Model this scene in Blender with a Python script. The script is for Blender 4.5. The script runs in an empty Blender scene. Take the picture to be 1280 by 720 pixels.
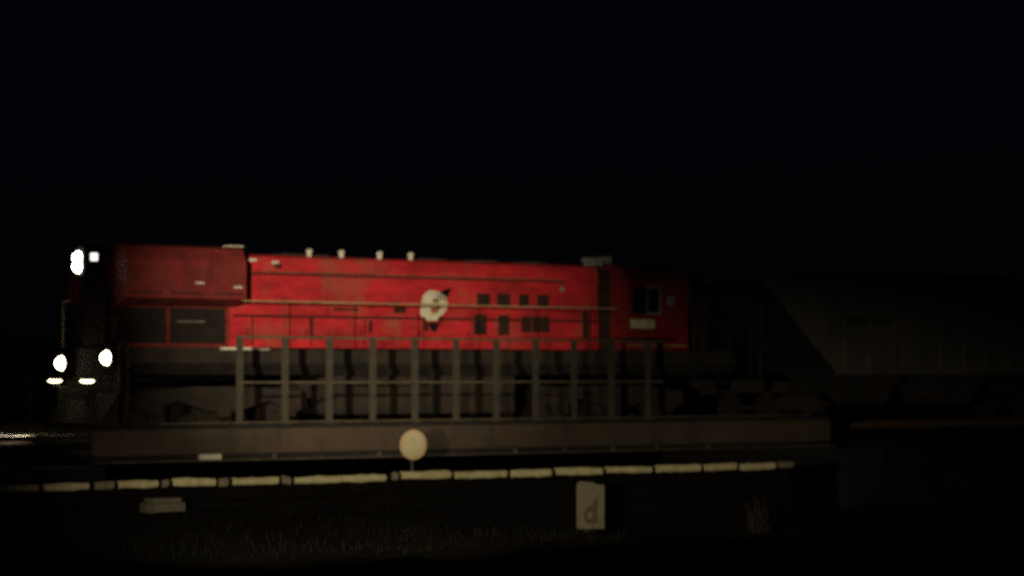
import bpy, bmesh, math, random
from mathutils import Vector, Matrix
random.seed(7)
R = math.radians
scene = bpy.context.scene
col = scene.collection

# ------------------------------------------------------------------ helpers
class MB:
    """collects simple shapes in world coordinates, then links them as ONE mesh object"""
    def __init__(s): s.v = []; s.f = []
    def add(s, vs, fs):
        n = len(s.v); s.v += [tuple(v) for v in vs]; s.f += [tuple(i + n for i in f) for f in fs]
    def box(s, x0, x1, y0, y1, z0, z1, b=0.0):
        if b <= 0:
            vs = [(x, y, z) for x in (x0, x1) for y in (y0, y1) for z in (z0, z1)]
            s.add(vs, [(0, 1, 3, 2), (4, 6, 7, 5), (0, 4, 5, 1), (2, 3, 7, 6), (0, 2, 6, 4), (1, 5, 7, 3)])
            return s
        bm = bmesh.new()
        bmesh.ops.create_cube(bm, size=1, matrix=Matrix.Translation(((x0 + x1) / 2, (y0 + y1) / 2, (z0 + z1) / 2)) @ Matrix.Diagonal((x1 - x0, y1 - y0, z1 - z0, 1)))
        bmesh.ops.bevel(bm, geom=bm.edges[:], offset=b, segments=2, affect='EDGES', profile=0.6)
        s.take(bm); return s
    def take(s, bm):
        bm.verts.ensure_lookup_table(); bm.verts.index_update()
        s.add([v.co for v in bm.verts], [[v.index for v in f.verts] for f in bm.faces]); bm.free()
    def rod(s, p, q, r, n=10, r2=None):
        p = Vector(p); q = Vector(q); d = (q - p).normalized(); r2 = r if r2 is None else r2
        a = d.orthogonal().normalized(); b = d.cross(a)
        vs = []
        for c, rr in ((p, r), (q, r2)):
            for k in range(n):
                t = 2 * math.pi * k / n; vs.append(c + (a * math.cos(t) + b * math.sin(t)) * rr)
        fs = [(k, (k + 1) % n, n + (k + 1) % n, n + k) for k in range(n)]
        fs += [tuple(range(n))[::-1], tuple(range(n, 2 * n))]
        s.add(vs, fs); return s
    def path(s, pts, r, n=8):
        for a, b in zip(pts, pts[1:]): s.rod(a, b, r, n)
        return s
    def dome(s, c, d, r, depth, n=20, m=5):
        """bulged lens facing d"""
        c = Vector(c); d = Vector(d).normalized(); a = d.orthogonal().normalized(); b = d.cross(a)
        vs = [c + d * depth]; fs = []
        for j in range(1, m + 1):
            t = math.pi / 2 * j / m
            for k in range(n):
                u = 2 * math.pi * k / n
                vs.append(c + d * depth * math.cos(t) + (a * math.cos(u) + b * math.sin(u)) * r * math.sin(t))
        for k in range(n): fs.append((0, 1 + k, 1 + (k + 1) % n))
        for j in range(m - 1):
            for k in range(n):
                A = 1 + j * n; B = A + n
                fs.append((A + k, B + k, B + (k + 1) % n, A + (k + 1) % n))
        fs.append(tuple(1 + (m - 1) * n + k for k in range(n))[::-1])
        s.add(vs, fs); return s
    def prism(s, prof, x0, x1, axis='x'):
        """closed profile: (y,z) pairs swept along x, (x,z) pairs along y"""
        n = len(prof)
        mk = (lambda p, t: (t, p[0], p[1])) if axis == 'x' else (lambda p, t: (p[0], t, p[1]))
        s.add([mk(p, x0) for p in prof] + [mk(p, x1) for p in prof],
              [(k, (k + 1) % n, n + (k + 1) % n, n + k) for k in range(n)] + [tuple(range(n))[::-1], tuple(range(n, 2 * n))])
        return s
    def build(s, name, m, parent=None, bevel=0.0, smooth=False, loc=None):
        me = bpy.data.meshes.new(name)
        o = Vector((0, 0, 0))
        if parent is not None:
            p = parent
            while p is not None: o += p.location; p = p.parent
        elif loc is not None: o = Vector(loc)
        me.from_pydata([Vector(v) - o for v in s.v], [], s.f)
        bm = bmesh.new(); bm.from_mesh(me)
        bmesh.ops.recalc_face_normals(bm, faces=bm.faces[:]); bm.to_mesh(me); bm.free()
        ob = bpy.data.objects.new(name, me); col.objects.link(ob)
        me.materials.append(m)
        if parent is not None: ob.parent = parent
        elif loc is not None: ob.location = loc
        if smooth:
            for p in me.polygons: p.use_smooth = True
        if bevel:
            md = ob.modifiers.new('bevel', 'BEVEL'); md.width = bevel; md.segments = 2; md.limit_method = 'ANGLE'; md.angle_limit = R(40)
        return ob

def tag(o, label, cat, group=None):
    o['label'] = label; o['category'] = cat
    if group: o['group'] = group
    return o
def thing(name, loc, label, cat, group=None, rz=0):
    o = bpy.data.objects.new(name, None); col.objects.link(o); o.location = loc; o.rotation_euler.z = rz
    o.empty_display_size = .3
    return tag(o, label, cat, group)
def copy_part(o, parent):
    c = o.copy(); col.objects.link(c); c.parent = parent; return c

def mat(name, c1, c2=None, rough=.6, metal=0.0, scale=4.0, stretch=(1, 1, 1), bump=.15, detail=8, lo=.35, hi=.65, spec=.4, c3=None, coat=0):
    m = bpy.data.materials.new(name); m.use_nodes = True
    nt = m.node_tree; b = nt.nodes['Principled BSDF']; L = nt.links.new
    b.inputs['Roughness'].default_value = rough; b.inputs['Metallic'].default_value = metal
    b.inputs['Specular IOR Level'].default_value = spec
    b.inputs['Coat Weight'].default_value = coat
    c2 = c2 or tuple(x * .6 for x in c1)
    tc = nt.nodes.new('ShaderNodeTexCoord'); mp = nt.nodes.new('ShaderNodeMapping'); L(tc.outputs['Object'], mp.inputs['Vector'])
    mp.inputs['Scale'].default_value = stretch
    nz = nt.nodes.new('ShaderNodeTexNoise'); nz.inputs['Scale'].default_value = scale; nz.inputs['Detail'].default_value = detail; nz.inputs['Roughness'].default_value = .65
    L(mp.outputs['Vector'], nz.inputs['Vector'])
    rp = nt.nodes.new('ShaderNodeValToRGB'); L(nz.outputs['Fac'], rp.inputs['Fac'])
    rp.color_ramp.elements[0].position = lo; rp.color_ramp.elements[1].position = hi
    rp.color_ramp.elements[0].color = (*c2, 1); rp.color_ramp.elements[1].color = (*c1, 1)
    out = rp.outputs['Color']
    if c3:      # sparse patches of a third colour (rust, grime, bare metal)
        n2 = nt.nodes.new('ShaderNodeTexNoise'); n2.inputs['Scale'].default_value = scale * .45; n2.inputs['Detail'].default_value = 10; n2.inputs['Roughness'].default_value = .7
        L(tc.outputs['Object'], n2.inputs['Vector'])
        r2 = nt.nodes.new('ShaderNodeValToRGB'); L(n2.outputs['Fac'], r2.inputs['Fac'])
        r2.color_ramp.elements[0].position = .50; r2.color_ramp.elements[1].position = .70
        mx = nt.nodes.new('ShaderNodeMix'); mx.data_type = 'RGBA'
        L(r2.outputs['Color'], mx.inputs[0]); L(out, mx.inputs[6]); mx.inputs[7].default_value = (*c3, 1); out = mx.outputs[2]
    L(out, b.inputs['Base Color'])
    if bump:
        n3 = nt.nodes.new('ShaderNodeTexNoise'); n3.inputs['Scale'].default_value = scale * 6; n3.inputs['Detail'].default_value = 5
        L(tc.outputs['Object'], n3.inputs['Vector'])
        bp = nt.nodes.new('ShaderNodeBump'); bp.inputs['Strength'].default_value = bump; bp.inputs['Distance'].default_value = .02
        L(n3.outputs['Fac'], bp.inputs['Height']); L(bp.outputs['Normal'], b.inputs['Normal'])
    return m
def glow(name, c, s):
    m = bpy.data.materials.new(name); m.use_nodes = True
    b = m.node_tree.nodes['Principled BSDF']
    b.inputs['Base Color'].default_value = (.8, .8, .8, 1); b.inputs['Roughness'].default_value = .2
    b.inputs['Emission Color'].default_value = (*c, 1); b.inputs['Emission Strength'].default_value = s
    return m

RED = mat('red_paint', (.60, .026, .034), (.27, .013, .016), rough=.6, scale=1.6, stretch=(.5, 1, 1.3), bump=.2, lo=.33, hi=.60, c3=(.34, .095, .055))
REDWEARDIM = mat('worn_dimmed_red_paint', (.24, .026, .024), (.12, .018, .016), rough=.6, scale=3, bump=.15, c3=(.2, .05, .03))  # dirty red, darkened further where the light fades at the radiators
MAROON = mat('unlit_maroon_paint', (.045, .010, .010), (.02, .007, .006), rough=.8, scale=3)  # red darkened to keep the hood end and nose in the dark
MARKER = mat('dim_red_glass', (.3, .01, .01), rough=.2, bump=0)
SEAM = mat('door_gasket', (.05, .012, .008), rough=.9, scale=9)
GRILLE = mat('soot_black_grille', (.045, .020, .012), (.014, .009, .006), rough=.9, scale=3)
SCREEN = mat('dusty_screen', (.020, .014, .010), (.008, .006, .005), rough=.9, scale=3, c3=(.035, .018, .012))
BLACK = mat('grimy_black_steel', (.034, .026, .018), (.012, .010, .008), rough=.85, scale=2.2, c3=(.05, .026, .014))
WHEEL = mat('wheel_steel', (.06, .045, .035), (.025, .02, .015), rough=.6, metal=.4, scale=5)
TANDARK = mat('rusty_tan_rail', (.28, .17, .08), (.12, .06, .03), rough=.7, scale=2.5, bump=.05)
TAN = mat('faded_tan_rail', (.46, .37, .19), (.30, .19, .09), rough=.7, scale=2.5, bump=.05)
PALE = mat('weathered_white_paint', (.80, .76, .64), (.55, .50, .38), rough=.6, scale=7, bump=.08)
PLATE = mat('faded_cream_plate', (.72, .66, .44), (.46, .38, .22), rough=.6, scale=6, bump=.08)
CREAM = mat('cream_decal', (.74, .70, .52), (.56, .48, .34), rough=.5, scale=9, bump=.03)
DARKCONC = mat('near_black_concrete', (.010, .008, .006), (.006, .005, .004), rough=.95, scale=2)  # very dark concrete tone for the abutments
REDCAB = mat('dimmed_red_paint', (.26, .016, .016), (.14, .012, .011), rough=.6, scale=2.5, bump=.15, c3=(.16, .03, .02))  # cab red darkened for the light falling off along the train
DECALBLACK = mat('black_decal', (.006, .005, .005), rough=.6, bump=0)
DECALGREEN = mat('olive_decal', (.16, .18, .05), rough=.6, bump=0)
DECALBROWN = mat('brick_decal', (.40, .12, .06), rough=.6, bump=0)
DECALGREY = mat('grey_decal', (.30, .29, .25), rough=.6, bump=0)
GLASS = mat('dark_cab_glass', (.012, .012, .012), rough=.12, bump=0, spec=.6)
LAMP = glow('headlamp_glass', (1, .92, .78), 12)
DITCH = glow('ditch_lamp_glass', (1, .84, .58), 10)
BOARD = glow('lit_board', (1, .97, .92), 1.5)
STEPGLINT = glow('step_glint_glow', (1, .84, .52), 5)  # glow for reflections under the ditch lamps, no lamp there
FENCE = mat('galvanised_olive_steel', (.070, .062, .042), (.036, .032, .022), rough=.8, scale=4, c3=(.06, .042, .03))
FENCET = mat('thin_rail_steel', (.11, .092, .055), (.05, .04, .027), rough=.7, scale=5)
GIRDER = mat('rust_grey_girder', (.085, .062, .042), (.05, .037, .026), rough=.85, scale=1.6, stretch=(1, 1, .5), c3=(.085, .05, .03))
DARKST = mat('sooty_steel', (.02, .016, .012), (.01, .008, .006), rough=.9, scale=3)
FLANGE = mat('flange_steel', (.11, .09, .065), (.05, .04, .03), rough=.8, scale=4)
CONC = mat('old_concrete', (.16, .145, .11), (.10, .085, .065), rough=.9, scale=2, c3=(.07, .06, .045), bump=.3)
TIMBER = mat('creosote_timber', (.014, .010, .008), (.007, .006, .005), rough=.9, scale=5, stretch=(1, 1, .2))
WALLT = mat('near_black_timber', (.007, .005, .004), (.004, .003, .002), rough=.95, scale=4, stretch=(.2, 1, 1), spec=.1)  # near black, keeps the added wall dark under the lamps
WPAINT = mat('yellowed_white_paint', (.78, .70, .42), (.55, .47, .25), rough=.65, scale=5, bump=.15, c3=(.50, .44, .20))
SIGNC = mat('sun_bleached_sign', (.90, .82, .54), (.78, .66, .38), rough=.55, scale=8, bump=.06)
SIGNR = mat('faded_orange_rim', (.86, .66, .40), (.74, .50, .28), rough=.55, scale=8, bump=.06)
BOARDC = mat('dirty_cream_board', (.30, .27, .18), (.19, .16, .10), rough=.7, scale=9, bump=.08, c3=(.30, .22, .09))
MARK = mat('faded_dark_lettering', (.11, .085, .07), (.17, .11, .095), rough=.8, scale=12, bump=0)
HOPG = mat('dull_grey_paint', (.125, .115, .095), (.065, .06, .048), rough=.75, scale=1.4, stretch=(1, 1, .35), c3=(.14, .11, .08))
ENDSHADE = mat('end_sheet_shadow', (.014, .012, .011), (.008, .007, .006), rough=.9, scale=2)  # shade colour for the hopper's sloping end
HOPD = mat('dark_stencil_paint', (.05, .047, .04), rough=.8, bump=0)
STEEL = mat('polished_rail_head', (.60, .57, .52), (.50, .47, .42), rough=.5, metal=1, scale=8, bump=.02)
RAILS = mat('rusty_rail', (.09, .055, .035), rough=.8, scale=5)
BALLAST = mat('dark_ballast', (.022, .018, .014), (.009, .008, .006), rough=1, scale=22, bump=.8, spec=.0)
SOIL = mat('dark_soil', (.014, .012, .007), (.007, .006, .004), rough=1, scale=1.2, bump=.5, c3=(.018, .012, .008), spec=.05)
GRASS = mat('dark_grass', (.007, .0075, .003), (.004, .0045, .002), rough=.9, scale=3, bump=0, spec=.1)
WEED = mat('dry_reddish_weed', (.055, .033, .02), (.03, .02, .012), rough=.9, scale=6, bump=0)

# ------------------------------------------------------------------ the setting
def sstep(a, b, x):
    t = max(0, min(1, (x - a) / (b - a))); return t * t * (3 - 2 * t)
def ground_z(x, y):
    low = -1.25 - .95 * sstep(-2.5, 6, x)                               # the hollow the bridge spans
    near = -.25
    h = near + (low - near) * sstep(-46, -13, y) if y < -5 else low + (-.6 - low) * sstep(8, 26, y)
    e = 1 - sstep(3.2, 5.6, abs(y))                                       # embankment at both ends
    a = max(1 - sstep(-3.6, -1.6, x), sstep(20.5, 22.5, x))
    h = h + (-.42 - h) * e * a
    n = .07 * math.sin(x * 1.7 + y * .6) * math.sin(y * 1.3 - x * .4) + .04 * math.sin(x * 4.1) * math.sin(y * 3.7 + 1)
    return h + n * (1 - e * a)
def axis(lo, hi, step, far):
    a = []
    x = lo
    while x <= hi + 1e-6: a.append(x); x += step
    d = step
    L = [lo]; 
    while L[0] > -far: d *= 1.5; L.insert(0, L[0] - d)
    d = step; H = [a[-1]]
    while H[-1] < far: d *= 1.5; H.append(H[-1] + d)
    return L[:-1] + a + H[1:]
xs = axis(-30, 40, .5, 3000); ys = axis(-52, 16, .5, 3000)
g = MB(); g.v = [(x, y, ground_z(x, y)) for y in ys for x in xs]; nx = len(xs)
g.f = [(j * nx + i, j * nx + i + 1, (j + 1) * nx + i + 1, (j + 1) * nx + i) for j in range(len(ys) - 1) for i in range(nx - 1)]
gr = g.build('ground', SOIL, smooth=True); gr['kind'] = 'structure'

b = MB()
for x0, x1 in ((-400, -1.2), (20.4, 400)):
    b.prism([(-2.6, -.46), (-1.75, -.19), (1.75, -.19), (2.6, -.46)], x0, x1)
bl = b.build('track_bed', BALLAST); bl['kind'] = 'structure'

tr = thing('railway_track', (0, 0, -.17), 'single railway track with a gleaming rail head left of the locomotive', 'track')
for s in (-1, 1):
    y = .75 * s
    web = MB().prism([(y - .07, -.168), (y - .012, -.13), (y - .012, -.045), (y - .034, -.03), (y - .034, -.006), (y + .034, -.006), (y + .034, -.03), (y + .012, -.045), (y + .012, -.13), (y + .07, -.168)], -400, 400).build('rail', RAILS, tr)
    MB().prism([(y - .035, -.004), (y - .028, .006), (y + .028, .006), (y + .035, -.004)], -400, 400).build('rail_head', STEEL, web)
t = MB(); x = -40
while x < 60:
    t.box(x, x + .22, -1.3, 1.3, -.34, -.172); x += .58
tt = t.build('sleeper', TIMBER, tr); tt['kind'] = 'stuff'

# ------------------------------------------------------------------ the bridge and its railing
br = thing('railway_bridge', (9.4, 0, -2.2), 'low grey steel girder bridge carrying the red locomotive over a dark hollow', 'bridge')
bx0, bx1 = -1.2, 20.4
for s in (-1, 1):
    Y = 3.2 * s
    MB().box(bx0, bx1, Y - .03, Y + .03, -.40, .145).build('girder_web', GIRDER, br)
    MB().box(bx0, bx1, Y - .17, Y + .17, -.565, -.525, .01).build('bottom_flange', FLANGE, br)
    MB().box(bx0, bx1, Y - .02, Y + .02, -.525, -.40).build('lower_gap_strip', DARKST, br)  # dark strip stands in for the shaded gap below the girder
    MB().box(bx0, bx1, Y - .02, Y + .02, .145, .235).build('upper_gap_strip', DARKST, br)  # dark strip stands in for the shaded gap above the girder
for i in range(9): MB().box(1.0 + i * 2.36, 1.06 + i * 2.36, -3.25, -3.23, -.39, .135).build('stiffener', GIRDER, br)
for X in (9.9, 11.4, 12.9, 14.3, 16.0, 6.0, 3.2): MB().box(X, X + .09, -3.37, -3.28, -.525, -.43, .01).build('bracket', FLANGE, br)
MB().box(1.32, 1.85, -3.42, -3.3, -.524, -.40, .02).build('cover_plate', PALE, br)
MB().box(bx0, bx1, -3.16, 3.16, -.50, -.36).build('deck', DARKST, br)
for x0, x1 in ((-2.6, -1.2), (20.4, 21.8)):
    MB().box(x0, x1, -3.9, 3.9, -3.2, -.6, .05).build('abutment', DARKCONC, br)

rl = thing('bridge_railing', (9, -3.2, .24), 'long open steel railing with upright posts in front of the red locomotive', 'railing')
P0 = None
for i in range(11):
    X = 2.415 + 1.175 * i
    if P0 is None:
        P0 = MB()
        P0.box(X - .072, X + .072, -3.235, -3.22, .236, 2.2).box(X - .072, X + .072, -3.18, -3.165, .236, 2.2).box(X - .012, X + .012, -3.22, -3.18, .236, 2.2)
        P0.box(X - .12, X + .12, -3.3, -3.1, .236, .262)
        P0 = P0.build('post', FENCE, rl)
    else:
        c = copy_part(P0, rl); c.location.x = 1.175 * i; c.rotation_euler.y = R(random.uniform(-.25, .25))
MB().box(2.3, 14.6, -3.262, -3.238, 2.17, 2.225).build('top_rail', FENCET, rl)
MB().box(2.3, 14.6, -3.262, -3.238, 1.155, 1.205).build('middle_rail', FENCET, rl)
MB().box(.4, 19.6, -3.30, -3.237, .262, .305).build('bottom_rail', FENCET, rl)
rf = thing('bridge_railing', (9, 3.2, .24), 'dark steel railing on the far edge of the bridge behind the locomotive', 'railing')
k = MB()
for i in range(16): 
    q = MB().box(.2 + 1.175 * i, .29 + 1.175 * i, 3.16, 3.25, .236, 1.3).build('post', DARKST, rf)
MB().box(0, 18.6, 3.13, 3.158, 1.2, 1.28).build('top_rail', DARKST, rf)
MB().box(0, 18.6, 3.13, 3.158, .7, .76).build('middle_rail', DARKST, rf)

# ------------------------------------------------------------------ the locomotive
lo = thing('diesel_locomotive', (9, 0, 0), 'red diesel locomotive running hood first with headlights and ditch lights lit', 'locomotive')
FRX, REX = .45, 18.6
und = MB().prism([(-1.5, 1.62), (-1.5, 1.985), (1.5, 1.985), (1.5, 1.62), (1.1, 1.35), (-1.1, 1.35)], FRX, REX).build('underframe', BLACK, lo, bevel=.02)
e = MB()
e.box(2.85, 4.15, -1.53, -1.502, 1.93, 1.985).build('walkway_edge', PALE, lo)
# long hood
def hood_prof(w, z0, z1, c=.22):
    return [(-w, z0), (-w, z1 - c), (-w + c * .25, z1 - c * .35), (-w + c, z1 - .02), (0, z1 + .03), (w - c, z1 - .02), (w - c * .25, z1 - c * .35), (w, z1 - c), (w, z0)]
hood = MB().prism(hood_prof(.92, 1.985, 4.22), 3.4, 14.36).build('long_hood', RED, lo, bevel=.02)
DX = [3.5, 4.02, 5.62, 7.15, 8.86, 10.32]
for i in range(5):     # low row of engine doors
    d = MB().box(DX[i] + .025, DX[i + 1] - .025, -.955, -.921, 2.05, 2.70, .008).build('hood_door', RED, lo)
    MB().rod((DX[i + 1] - .14, -.975, 2.3), (DX[i + 1] - .14, -.975, 2.45), .014).build('handle', SEAM, d)
UX = [3.5, 6.1, 8.4, 10.3, 13.05, 14.3]
for i in range(5):     # tall upper panels
    MB().box(UX[i] + .012, UX[i + 1] - .012, -.95, -.921, 2.775, 3.70, .008).build('hood_panel', RED, lo)
k = MB()
k.box(3.5, 14.3, -.929, -.921, 2.71, 2.765)
for x in DX[1:-1]: k.box(x - .022, x + .022, -.93, -.922, 2.05, 2.70)
k.build('door_gasket', SEAM, lo)
MB().box(3.5, 13.3, -.936, -.921, 3.715, 3.755).build('drip_rail', SEAM, lo)
# dark latches and stains the photo shows under the handrail
for X, z, w, h in ((5.75, 3.09, .28, .06), (8.0, 3.10, .26, .07), (8.15, 2.94, .35, .16), (6.6, 2.93, .7, .06), (7.3, 2.52, .1, .3), (5.62, 2.45, .09, .5)):
    MB().box(X - w / 2, X + w / 2, -.968, -.951, z - h / 2, z + h / 2, .006).build('latch_shade_mark', SEAM, lo)
# air intakes in the hood side
def vent(x0, x1, z0, z1, n, m=GRILLE):
    v = MB().box(x0, x1, -.962, -.9515, z0, z1).build('vent', m, lo)
    s_ = MB()
    for i in range(n):
        z = z0 + (z1 - z0) * (i + .5) / n
        s_.prism([(-.985, z - .02), (-.964, z + .012), (-.964, z + .022), (-.985, z - .008)], x0 + .02, x1 - .02)
    s_.build('louvre', m, v)
for x0, x1 in ((10.46, 10.86), (11.08, 11.48), (11.76, 12.08), (12.34, 12.70)): vent(x0, x1, 3.10, 3.40, 5)
vent(10.36, 10.74, 2.36, 2.86, 8); vent(11.12, 11.44, 2.36, 2.86, 8); vent(11.84, 12.72, 2.44, 2.84, 7, SEAM); vent(13.8, 14.05, 2.3, 3.0, 9, SEAM)
# radiator section with the overhanging top
rad = MB().prism([(-.98, 2.94), (-1.5, 3.10), (-1.5, 3.95), (-1.32, 4.27), (-1.1, 4.33), (1.1, 4.33), (1.32, 4.27), (1.5, 3.95), (1.5, 3.10), (.98, 2.94)], .46, 3.55).build('radiator_wing', REDWEARDIM, lo, bevel=.02)
MB().box(3.15, 3.56, -1.33, -1.05, 4.325, 4.36, .01).build('roof_edge_glint', PALE, lo)  # highlight on the roof step, built as a pale strip
k = MB()
for i in range(3): k.box(.55 + i * 1.05, 1.35 + i * 1.05, -1.512, -1.501, 3.2, 3.24)
k.build('seam', SEAM, rad)
MB().box(2.2, 2.42, -1.53, -1.502, 3.44, 3.48).build('glint_bar', PALE, rad)  # pale bar stands in for a glint on the radiator side
MB().box(3.2, 3.42, -1.53, -1.502, 3.36, 3.40).build('glint_bar', PALE, rad)  # second radiator glint, also a pale bar
MB().box(.50, 3.39, -.95, .95, 1.985, 2.93).build('radiator_cab', REDWEARDIM, lo)
for x0, x1 in ((.52, 1.70), (1.84, 3.24)):
    sc = MB().box(x0, x1, -.985, -.952, 2.08, 2.90).build('intake_screen', SCREEN, lo)
    k = MB()
    for i in range(7): k.box(x0, x1, -1.0, -.987, 2.12 + i * .115, 2.135 + i * .115)
    for i in range(9): k.box(x0 + (x1 - x0) * i / 8 - .008, x0 + (x1 - x0) * i / 8 + .008, -1.0, -.987, 2.08, 2.90)
    k.build('wire_mesh', SCREEN, sc)
MB().rod((1.98, -1.05, 2.58), (2.68, -1.05, 2.58), .018).build('glint_bar', DECALGREY, lo)  # grey rod where a pale glint crosses the screen
# roof furniture
for X in (5.71, 6.62, 7.72, 8.63):
    k = MB().box(X - .05, X + .05, -.74, -.66, 4.19, 4.37, .015).rod((X, -.76, 4.33), (X, -.64, 4.33), .05)
    k.build('lifting_lug', PALE, lo)
MB().box(3.78, 4.12, -.97, -.86, 4.02, 4.09, .015).build('lamp_bracket', PALE, lo)
k = MB().box(4.55, 4.7, -1.0, -.9, 3.98, 4.05, .012).build('lamp_bracket', PALE, lo)
MB().box(4.62, 4.76, -1.0, -.918, 3.88, 3.975, .01).build('latch_shade_mark', SEAM, lo)  # dark patch painted as the bracket's cast shadow
MB().box(13.08, 13.2, -.975, -.952, 3.5, 3.62, .01).build('placard', DECALGREY, lo)
MB().box(5.1, 6.4, -.5, .5, 4.2, 4.27, .03).build('exhaust_stack', BLACK, lo)
for X in (9.6, 11.2, 12.8): MB().rod((X, 0, 4.2), (X, 0, 4.262), .55, 24).build('roof_fan', BLACK, lo)
MB().rod((14.2, -.55, 4.37), (15.0, -.55, 4.37), .05, 12, .12).rod((14.3, -.3, 4.37), (14.9, -.3, 4.37), .045, 12, .1).box(14.4, 14.7, -.7, -.2, 4.2, 4.32, .02).build('air_horn', DECALGREY, lo)
# gap between hood and cab, its shade built as a dark box
MB().box(14.36, 14.86, -.78, .78, 1.99, 4.12).build('gap_shade_box', GRILLE, lo)
# cab
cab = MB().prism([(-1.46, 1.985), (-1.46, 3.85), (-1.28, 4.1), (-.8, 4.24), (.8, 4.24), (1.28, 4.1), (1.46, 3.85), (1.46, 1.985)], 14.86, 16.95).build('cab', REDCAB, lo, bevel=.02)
for x0, x1 in ((15.08, 15.48), (15.54, 15.95)):
    w = MB().box(x0, x1, -1.476, -1.463, 2.98, 3.62).build('window', GLASS, cab)
    f = MB()
    f.box(x0 - .05, x0, -1.49, -1.462, 2.93, 3.67).box(x1, x1 + .05 if x1 > 15.6 else x1 + .028, -1.49, -1.462, 2.93, 3.67).box(x0, x1, -1.49, -1.462, 2.93, 2.98).box(x0, x1, -1.49, -1.462, 3.62, 3.67)
    f.build('window_frame', DECALGREY if x0 > 15.5 else SEAM, w)
MB().box(16.2, 16.45, -1.49, -1.462, 3.18, 3.42, .01).build('mirror', DECALGREY, cab)
MB().box(14.98, 15.78, -1.49, -1.462, 2.56, 2.80, .01).build('number_plate', PLATE, cab)
MB().box(14.9, 16.9, -1.485, -1.462, 2.10, 2.13).build('sill_rib', TAN, cab)
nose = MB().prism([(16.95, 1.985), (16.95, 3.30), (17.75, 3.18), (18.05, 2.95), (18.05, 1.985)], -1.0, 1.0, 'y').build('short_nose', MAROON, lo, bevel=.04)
MB().path([(17.2, -1.42, 2.0), (17.2, -1.42, 2.85), (18.4, -1.42, 2.85), (18.4, -1.42, 2.0)], .022).build('handrail', MAROON, lo)
MB().rod((17.9, -1.0, 3.85), (17.9, -1.0, 3.93), .06).rod((17.9, -1.0, 3.1), (17.9, -1.0, 3.85), .015).build('marker_mast', MARKER, lo)
# hood end with lamps
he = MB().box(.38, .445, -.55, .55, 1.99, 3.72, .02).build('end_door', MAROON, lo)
hd = MB().box(.0, .47, -.27, .27, 3.60, 4.31, .06).build('headlight', DARKST, lo)
for z in (3.83, 4.03):
    MB().dome((.0, 0, z), (-1, -.5, 0), .15, .15).build('lens', LAMP, hd)
nb = MB()
c = Vector((.08, -.62, 4.03)); n = Vector((-.55, -.83, 0)).normalized(); u = Vector((-n.y, n.x, 0)); w = Vector((0, 0, 1))
def slab(mb, c, n, u, hw, hh, th):
    n = n.normalized(); w = Vector((0, 0, 1))
    vs = [c + u * a * hw + w * bb * hh + n * t for t in (0, th) for a, bb in ((-1, -1), (1, -1), (1, 1), (-1, 1))]
    mb.add(vs, [(0, 1, 2, 3), (4, 5, 6, 7), (0, 1, 5, 4), (1, 2, 6, 5), (2, 3, 7, 6), (3, 0, 4, 7)]); return mb
nbo = slab(nb, c - n * .42, n, u, .15, .15, .42).build('number_board', DARKST, lo)
slab(MB(), c + n * .003, n, u, .082, .088, .01).build('lit_panel', BOARD, nbo)
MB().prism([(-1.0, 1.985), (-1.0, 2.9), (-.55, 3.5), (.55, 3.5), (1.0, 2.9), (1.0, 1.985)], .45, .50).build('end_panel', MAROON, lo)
# front platform, pilot, coupler, steps, handrails
MB().box(.33, .445, -1.45, 1.45, .95, 1.99, .03).build('pilot', BLACK, lo)
MB().prism([(.34, .12), (-.15, .12), (-.15, .25), (.32, .95)], -1.4, 1.4, 'y').build('snow_plough', BLACK, lo, bevel=.01)
MB().box(-.4, .35, -.1, .1, .8, 1.02, .03).box(-.6, -.35, -.17, .17, .72, 1.1, .05).build('coupler', WHEEL, lo)
MB().box(18.6, 19.15, -.1, .1, .8, 1.02, .03).build('coupler', WHEEL, lo)
k = MB()
for i in range(4): k.box(.5, 1.06, -1.62, -1.32, .45 + i * .38, .48 + i * .38)
k.box(.465, .495, -1.6, -1.33, .4, 1.99).build('step', BLACK, lo)
for s in (-1, 1):
    MB().path([(.48, s * 1.38, 1.98), (.40, s * 1.38, 2.6), (.40, s * .6, 2.6), (.48, s * .6, 2.6)], .016).build('handrail', DARKST, lo)
    # each ditch lamp sits in a short can under the deck edge
    zc = 1.73 if s < 0 else 1.62
    X = .40 if s < 0 else .34
    dl = MB().rod((X, s * 1.12, zc), (X - .24, s * 1.12, zc), .16, 20, .215).build('ditch_light', BLACK, lo)
    MB().dome((X - .22, s * 1.12 - .03, zc), (-1, -.6, .0), .165, .20).build('lens', DITCH, dl)
    DX0 = -.34 if s < 0 else -.08
    st = MB().box(DX0 - .10, .335, s * 1.12 - .16, s * 1.12 + .16, 1.235, 1.27, .008).build('step_light', BLACK, lo)
    MB().dome((DX0, s * 1.12 - .05, 1.21), (-.6, -.75, 0), .165, .12).build('x', STEPGLINT, st).name = 'lens'  # glowing dome added in place of a bright reflection
for o in [o for o in bpy.data.objects if o.name.startswith('lens') and o.parent and o.parent.name.startswith('step_light')]:
    zc = 1.21
    for v in o.data.vertices: v.co.z = zc + (v.co.z - zc) * .26
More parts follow.
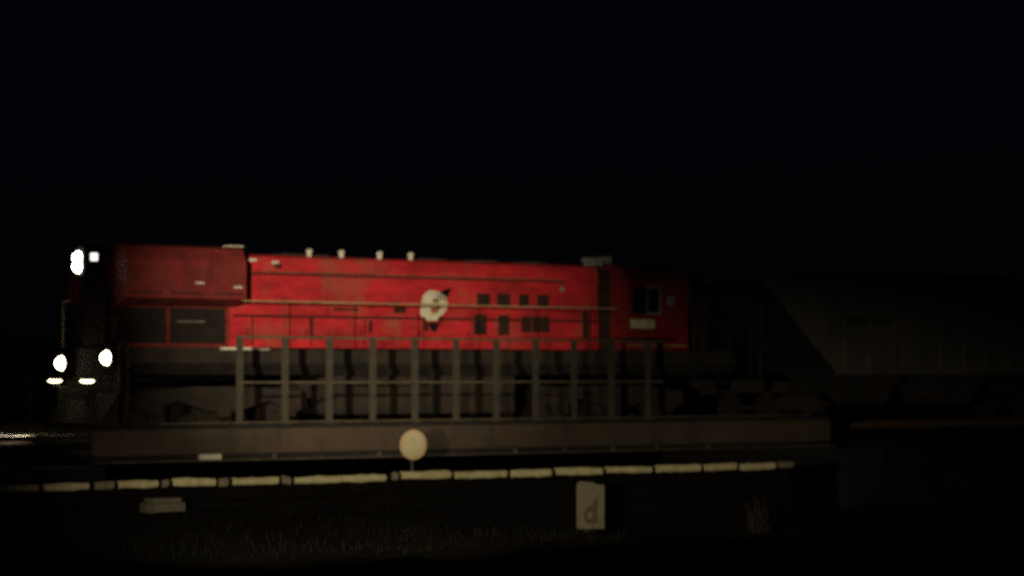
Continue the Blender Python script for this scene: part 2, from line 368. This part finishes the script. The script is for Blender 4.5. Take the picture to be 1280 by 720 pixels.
# side handrails on stanchions
hz = 3.075
MB().path([(3.5, -.93, hz), (3.5, -1.40, hz), (3.56, -1.46, hz), (14.6, -1.46, hz - .01)], .02).build('handrail', TAN, lo)
st = None
for X in (4.6, 6.4, 8.2, 10.0, 11.8, 13.6):
    if st is None: st = MB().rod((X, -1.46, 1.99), (X, -1.46, hz - .02), .012).build('stanchion', REDWEARDIM, lo)
    else: copy_part(st, lo).location.x = X - 4.6
MB().path([(3.6, -.925, 3.79), (3.6, -1.0, 3.79), (13.1, -1.0, 3.785), (13.1, -.925, 3.785)], .014).build('grab_rail', TANDARK, lo)
MB().path([(.3, 1.46, 2), (.3, 1.46, hz), (14.6, 1.46, hz), (14.6, 1.46, 2)], .02).build('handrail', TAN, lo)
# emblem on the hood side: thin painted shapes, each 3 mm proud of the one below
def px(x, y): return (8.77 + (x - 526) * .02395, 3.46 - (y - 362) * .0198)
em = None
def decal(name, pts, m, y, parent):
    return MB().prism([px(*p) for p in pts], y - .003, y, 'y').build(name, m, parent)
em = decal('emblem', [(527, 376), (529, 370), (533, 365), (538, 362.5), (545, 363.5), (552, 366), (557, 371), (559.5, 378), (559, 385), (555, 391), (550, 395), (547, 398), (545, 403), (534, 403), (532, 397), (527, 396), (525, 390), (526, 383)], CREAM, -.952, lo)
decal('emblem_peak', [(548.5, 365.5), (556, 361.5), (564, 358.5), (563, 364), (559, 371.5), (554, 369)], DECALBLACK, -.956, em)
decal('emblem_band', [(546, 366.5), (550, 368), (557, 373), (558, 377), (550, 373), (545, 370)], DECALGREY, -.956, em)
decal('emblem_spot', [(540, 374.5), (545, 372.5), (550, 375), (548, 378), (541, 378)], DECALGREEN, -.9565, em)
decal('emblem_spot', [(537.5, 387), (542, 383.5), (549, 381), (550, 386), (546, 391), (539, 391)], DECALBROWN, -.9565, em)
decal('emblem_fold', [(529, 390), (540, 392), (547, 389.5), (555, 384), (552, 391), (545, 394), (534, 393.5)], DECALGREY if False else PLATE, -.956, em)
decal('emblem_stem', [(536, 403.2), (547.5, 403.2), (547, 411), (544, 415.5), (539.5, 414), (536, 408)], DECALBLACK, -.957, em)
decal('emblem_shadow', [(547.8, 398), (552, 393), (553, 400), (549.5, 405), (547.8, 408)], SEAM, -.957, em)
decal('emblem_shadow', [(528, 397), (531.5, 398), (534, 404), (535.6, 406), (535, 415), (530, 413)], SEAM, -.9572, em)
# trucks, tank
MB().box(6.1, 11.4, -1.35, 1.35, .38, 1.345, .12).build('fuel_tank', BLACK, lo)
MB().rod((6.4, -1.4, 1.2), (8.6, -1.4, 1.2), .13, 14).build('air_reservoir', BLACK, lo)
for xc in (3.1, 14.7):
    tk = MB().prism([(xc - 2.3, .55), (xc - 2.2, .95), (xc - .9, 1.08), (xc + .9, 1.08), (xc + 2.2, .95), (xc + 2.3, .55), (xc + 1.9, .48), (xc + 1.2, .75), (xc + .4, .5), (xc - .4, .5), (xc - 1.2, .75), (xc - 1.9, .48)], -1.25, -1.05, 'y').prism([(xc - 2.3, .55), (xc - 2.2, .95), (xc - .9, 1.08), (xc + .9, 1.08), (xc + 2.2, .95), (xc + 2.3, .55)], 1.05, 1.25, 'y').build('truck_frame', BLACK, lo, bevel=.02)
    for dx in (-1.75, 0, 1.75):
        w = MB()
        for s in (-1, 1):
            w.rod((xc + dx, s * .69, .515), (xc + dx, s * .82, .515), .508, 32).rod((xc + dx, s * .66, .535), (xc + dx, s * .69, .535), .53, 32)
        w.rod((xc + dx, -.7, .515), (xc + dx, .7, .515), .09).build('wheelset', WHEEL, tk)
        for s in (-1, 1): MB().box(xc + dx - .17, xc + dx + .17, s * 1.14 - .15, s * 1.14 + .15, .36, .68, .03).build('axle_box', BLACK, tk)

# ------------------------------------------------------------------ the hopper wagon behind it
hp = thing('hopper_wagon', (26, 0, 0), 'dull grey hopper wagon with sloping end sheet coupled behind the red locomotive', 'wagon')
hx0, hx1 = 19.45, 33.2
def tp(z): return hx0 + (4.12 - z) * 1.04
body = MB().prism([(hx0, 4.12), (hx0 + .05, 3.95), (tp(1.42), 1.42), (hx0 + hx1 - tp(1.42), 1.42), (hx1 - .05, 3.95), (hx1, 4.12)], -1.5, 1.5, 'y').build('body', HOPG, hp, bevel=.03)
MB().prism([(hx0 + .042, 3.95), (tp(1.42) - .008, 1.42), (tp(1.42) - .03, 1.42), (hx0 + .02, 3.95)], -1.5, 1.5, 'y').build('end_shade_sheet', ENDSHADE, hp)  # dark sheet puts the locomotive's shadow on the sloping end
k = MB()
for i in range(9):
    X = 22.6 + i * .95
    k.box(X - .035, X + .035, -1.56, -1.502, 1.45, 4.08)
k.build('side_rib', HOPG, hp)
MB().box(hx0, hx1, -1.58, -1.502, 4.02, 4.14).build('top_chord', HOPG, hp)
MB().box(22.2, 30.4, -1.58, -1.502, 1.36, 1.47).build('side_sill', HOPG, hp)
MB().box(hx0 + .4, hx1 - .4, -.9, .9, 4.14, 4.26, .03).build('roof', HOPG, hp)
for x0, x1, z0, z1 in ((22.66, 23.46, 2.72, 2.96), (23.6, 24.4, 2.75, 2.96)):
    MB().box(x0, x1, -1.512, -1.502, z0, z1).build('stencil_panel', HOPD, hp)
MB().box(19.4, 33.25, -.35, .35, .85, 1.15).build('centre_sill', BLACK, hp)
for X in (19.4, 33.0): MB().box(X, X + .25, -1.45, 1.45, .9, 1.2, .02).build('end_sill', BLACK, hp)
for s in (-1, 1): MB().path([(19.55, s * 1.4, 1.2), (19.62, s * 1.4, 4.05)], .03).build('end_post', BLACK, hp)
k = MB()
for i in range(7): k.rod((19.56, -1.38, 1.4 + i * .4), (19.56, -.95, 1.4 + i * .4), .012)
k.rod((19.56, -.95, 1.2), (19.56, -.95, 4.05), .02).build('ladder', BLACK, hp)
for X in (24.0, 27.5): MB().prism([(X - 1.2, 1.41), (X + 1.2, 1.41), (X + .35, .5), (X - .35, .5)], -1.2, 1.2, 'y').build('chute', BLACK, hp)
for xc in (21.2, 31.5):
    tk = MB().prism([(xc - 1.2, .5), (xc - .5, .8), (xc + .5, .8), (xc + 1.2, .5), (xc + .5, .35), (xc - .5, .35)], -1.15, -.98, 'y').build('truck_frame', BLACK, hp)
    for dx in (-.88, .88):
        w = MB()
        for s in (-1, 1): w.rod((xc + dx, s * .69, .43), (xc + dx, s * .82, .43), .422, 28)
        w.rod((xc + dx, -.95, .43), (xc + dx, .95, .43), .08).build('wheelset', WHEEL, tk)

# ------------------------------------------------------------------ the barrier, signs and small things in front
ba = thing('roadside_barrier', (5, -8, ground_z(5, -8)), 'low barrier of yellowed white rails over an added dark wall in front of the bridge', 'barrier')
gaps = [(-3.65, -3.48), (-3.11, -2.98), (-2.16, -2.04), (-1.93, -1.79), (-.88, -.78), (-.60, -.46), (.56, .68), (.84, .97), (3.13, 3.33), (3.45, 3.57), (4.78, 4.92), (6.24, 6.39), (7.44, 7.62), (8.86, 9.02), (10.28, 10.45), (11.72, 11.88), (12.82, 12.97), (14.02, 14.16)]
gaps = [(a + (c - a) * .13, c - (c - a) * .13) for a, c in gaps]
edges = [-4.54] + [v for gp in gaps for v in gp] + [14.6]
zt = -.78
MB().box(-5.75, -4.66, -8.10, -8.01, zt - .07, zt + .05, .015).build('rail', BOARDC, ba)
for i in range(0, len(edges), 2):
    x0, x1 = edges[i], edges[i + 1]
    L = x1 - x0
    n = max(3, int(L / .14)); r0 = .078 + random.uniform(-.008, .008)
    q = MB(); rings = []
    dz0 = random.uniform(-.02, .02); dz1 = random.uniform(-.02, .02)
    for j in range(n + 1):
        t_ = j / n; X = x0 + L * t_
        hump = .016 * math.sin(math.pi * t_ * (2 if L > 2 else 1)) ** 2
        zc = zt + dz0 * (1 - t_) + dz1 * t_ + random.uniform(-.006, .006); rr = r0 + hump * (1 if L > 2 else .3) + random.uniform(-.008, .008)
        if j in (0, n): rr *= .99
        rings.append([(X, -8.06 + .06 * math.cos(a) , zc + rr * math.sin(a)) for a in [R(22.5 + 45 * kk) for kk in range(8)]])
    vs = [p for r_ in rings for p in r_]; fs = [(j * 8 + kk, j * 8 + (kk + 1) % 8, (j + 1) * 8 + (kk + 1) % 8, (j + 1) * 8 + kk) for j in range(n) for kk in range(8)]
    fs += [tuple(range(8)), tuple(range(n * 8, n * 8 + 8))]
    q.add(vs, fs); q.build('rail', WPAINT if L > .5 else BOARDC, ba)
for j in range(4):  # dark wall added so the space under the rails stays black
    MB().box(-5.8 - .1 * j, 14.55 + .06 * j, -8.04 + .012 * (j % 2), -7.86, -1.15 - .36 * j, -.80 - .36 * j - .012, .015).build('sleeper', WALLT, ba)
for (a, c) in gaps:
    X = (a + c) / 2; zg = ground_z(X, -8) - .2
    MB().box(a + .01, c - .01, -8.0 - .10, -8.0 - .045, zg, zt + .06 + random.uniform(-.02, .03), .012).build('post', WALLT, ba)

MBs = MB()
sg = thing('round_sign', (4.55, -7.0, ground_z(4.55, -7)), 'round cream sign disc with orange rim on a thin post behind the white barrier', 'sign')
sgz = -.16
pst = MB().rod((4.55, -6.97, ground_z(4.55, -7) - .2), (4.55, -6.97, sgz + .2), .032).build('post', FLANGE, sg)
def disc(cx, cy, cz, rx, rz, y0, y1, n=40):
    return MB().prism([(cx + rx * math.cos(2 * math.pi * k / n), cz + rz * math.sin(2 * math.pi * k / n)) for k in range(n)], y0, y1, 'y')
rim = disc(4.55, 0, sgz, .345, .325, -7.03, -7.01).build('disc', SIGNR, sg)
disc(4.54, 0, sgz, .27, .255, -7.034, -7.031).build('disc_face', SIGNC, rim)

bs = thing('marker_board', (7.07, -10.0, ground_z(7.07, -10)), 'upright cream marker board with a dark letter standing in front of the white barrier', 'sign')
zb = ground_z(7.07, -10)
pl = MB().prism([(6.72, -1.90), (7.44, -1.92), (7.44, -.99), (7.20, -.97), (7.16, -.93), (6.80, -.90), (6.72, -.94)], -10.02, -9.99, 'y').build('board', BOARDC, bs)
# the dark letter: an open bowl with a stem on its right
k = MB(); n = 28
oc, zc2 = 7.05, -1.62
ro = [(oc + .165 * math.cos(2 * math.pi * i / n), zc2 + .185 * math.sin(2 * math.pi * i / n)) for i in range(n)]
ri = [(oc + .07 * math.cos(2 * math.pi * i / n), zc2 + .085 * math.sin(2 * math.pi * i / n)) for i in range(n)]
vs = [(x, -10.024, z) for x, z in ro] + [(x, -10.024, z) for x, z in ri] + [(x, -10.021, z) for x, z in ro] + [(x, -10.021, z) for x, z in ri]
fs = []
for i in range(n):
    j = (i + 1) % n
    fs += [(i, j, n + j, n + i), (2 * n + i, 2 * n + j, 3 * n + j, 3 * n + i), (i, j, 2 * n + j, 2 * n + i), (n + i, n + j, 3 * n + j, 3 * n + i)]
k.add(vs, fs)
k.box(oc + .09, oc + .19, -10.0275, -10.0245, -1.80, -1.27)
k.build('letter', MARK, bs)
MB().box(7.0, 7.14, -9.985, -9.93, zb - .2, -1.1, .01).build('stake', TIMBER, bs)
MB().rod((6.9, -10.03, -2.0), (7.02, -10.03, -2.0), .045).build('foot_clamp', DECALGREY, bs)

bz = ground_z(-3.0, -10)
k = MB(); bm = bmesh.new()
bmesh.ops.create_cube(bm, size=1, matrix=Matrix.Translation((-3.03, -10, -1.12)) @ Matrix.Diagonal((.78, .5, .34, 1)))
bmesh.ops.bevel(bm, geom=bm.edges[:], offset=.09, segments=2, affect='EDGES')
for v in bm.verts: v.co += Vector((random.uniform(-.015, .015), random.uniform(-.015, .015), random.uniform(-.015, .015)))
k.take(bm)
tag(k.build('concrete_block', CONC, loc=(-3.03, -10, -1.3)), 'pale worn concrete block lying on the dark ground below the barrier', 'block')

def weed(x, y, h, n, m, label, spread):
    z = ground_z(x, y); q = MB()
    for i in range(n):
        a = random.uniform(0, 2 * math.pi); l = random.uniform(.0, spread); hh = h * random.uniform(.2, 1)
        b0 = Vector((x + random.uniform(-.25, .25), y + random.uniform(-.2, .2), z - .03)); tip = b0 + Vector((math.cos(a) * l, math.sin(a) * l, hh))
        mid = (b0 + tip) / 2 + Vector((0, 0, hh * .12))
        q.rod(b0, mid, .010, 5, .008); q.rod(mid, tip, .008, 5, .003)
        for t_ in range(5):
            p = mid.lerp(tip, random.random()); d = Vector((random.uniform(-1, 1), random.uniform(-1, 1), random.uniform(-.2, .8))).normalized() * random.uniform(.05, .11)
            sd = d.cross(Vector((0, 0, 1))).normalized() * .018
            q.add([p, p + d * .5 + sd, p + d, p + d * .5 - sd], [(0, 1, 2, 3)])
    tag(q.build('weed_plant', m, loc=(x, y, z)), label, 'plant')
weed(11.8, -10.0, .85, 40, WEED, 'dry reddish weed clump on the dark bank below the end of the barrier', .45)
weed(-6.0, -12.0, .5, 50, GRASS, 'dark green weed clump on the ground near the left edge', .5)
q = MB()
for i in range(9000):
    x = random.uniform(-16, 22); y = random.uniform(-24, -4.2)
    z = ground_z(x, y); h = random.uniform(.04, .17); a = random.uniform(0, 6.28); w_ = .012
    dx, dy = math.cos(a), math.sin(a); lx, ly = random.uniform(-.08, .08), random.uniform(-.08, .08)
    q.add([(x - dx * w_, y - dy * w_, z - .02), (x + dx * w_, y + dy * w_, z - .02), (x + lx, y + ly, z + h)], [(0, 1, 2)])
gs = q.build('grass', GRASS); gs['kind'] = 'stuff'; gs['label'] = 'short dark grass on the ground below the bridge'; gs['category'] = 'grass'

# ------------------------------------------------------------------ light, sky, camera
w = bpy.data.worlds.new('World'); scene.world = w; w.use_nodes = True
nt = w.node_tree; bg = nt.nodes['Background']
sky = nt.nodes.new('ShaderNodeTexSky'); sky.sky_type = 'NISHITA'; sky.sun_disc = False
sky.sun_elevation = R(14); sky.sun_rotation = R(200)
tint = nt.nodes.new('ShaderNodeMix'); tint.data_type = 'RGBA'; tint.blend_type = 'MULTIPLY'; tint.inputs[0].default_value = 1
tint.inputs[7].default_value = (.45, .35, 1, 1)
nt.links.new(sky.outputs['Color'], tint.inputs[6]); nt.links.new(tint.outputs[2], bg.inputs['Color']); bg.inputs['Strength'].default_value = .00028
def lamp(name, kind, loc, aim, power, colr, **kw):
    l = bpy.data.lights.new(name, kind); l.energy = power; l.color = colr
    for a, v in kw.items(): setattr(l, a, v)
    o = bpy.data.objects.new(name, l); col.objects.link(o); o.location = loc
    o.rotation_euler = (Vector(aim) - Vector(loc)).to_track_quat('-Z', 'Y').to_euler(); return o
lamp('moon', 'SUN', (0, 0, 50), (20, 30, 20), .002, (.8, .88, 1), angle=R(.5))
lamp('yard_lamp', 'SPOT', (-17, -27, 5.2), (6.9, -1, 3.1), 42000, (1, .85, .60), spot_size=R(18.6), spot_blend=1.0, shadow_soft_size=.25)
cl = lamp('barrier_fill', 'SPOT', (-16, -32, .8), (6.5, -8, -1.0), 13500, (1, .87, .60), spot_size=R(40), spot_blend=1.0, shadow_soft_size=.15)  # unseen fill lamp added to brighten the barrier
cl.scale = (1, .4, 1)
for s in (-1, 1):
    lamp('ditch_beam', 'SPOT', (-.6, s * 1.12, 1.65), (-2.6, s * .78, 0), 300, (1, .88, .66), spot_size=R(50), spot_blend=.8, shadow_soft_size=.08)
lamp('head_beam', 'SPOT', (-.4, 0, 3.93), (-30, 0, 1), 500, (1, .92, .78), spot_size=R(40), spot_blend=.8, shadow_soft_size=.1)

cam = bpy.data.cameras.new('camera'); co = bpy.data.objects.new('camera', cam); col.objects.link(co)
phi = math.atan2(.584, .811)
co.location = (-24.06, -50.4, 1.36)
pitch = math.atan((468 - 360) / 3000)
co.rotation_euler = (R(90) + pitch, 0, -phi)
cam.sensor_width = 36; cam.lens = 36 * 3000 / 1280 
cam.clip_start = .1; cam.clip_end = 6000
cam.dof.use_dof = True; cam.dof.focus_distance = 25; cam.dof.aperture_fstop = .9; cam.dof.aperture_blades = 4; cam.dof.aperture_rotation = R(45)
scene.camera = co
vs_ = scene.view_settings; scene.display_settings.display_device = 'sRGB'
vs_.view_transform = 'Standard'; vs_.look = 'None'; vs_.exposure = 0; vs_.gamma = 1; vs_.use_curve_mapping = False
scene.cycles.max_bounces = 4
scene.cycles.use_denoising = False
scene.cycles.sample_clamp_indirect = 2
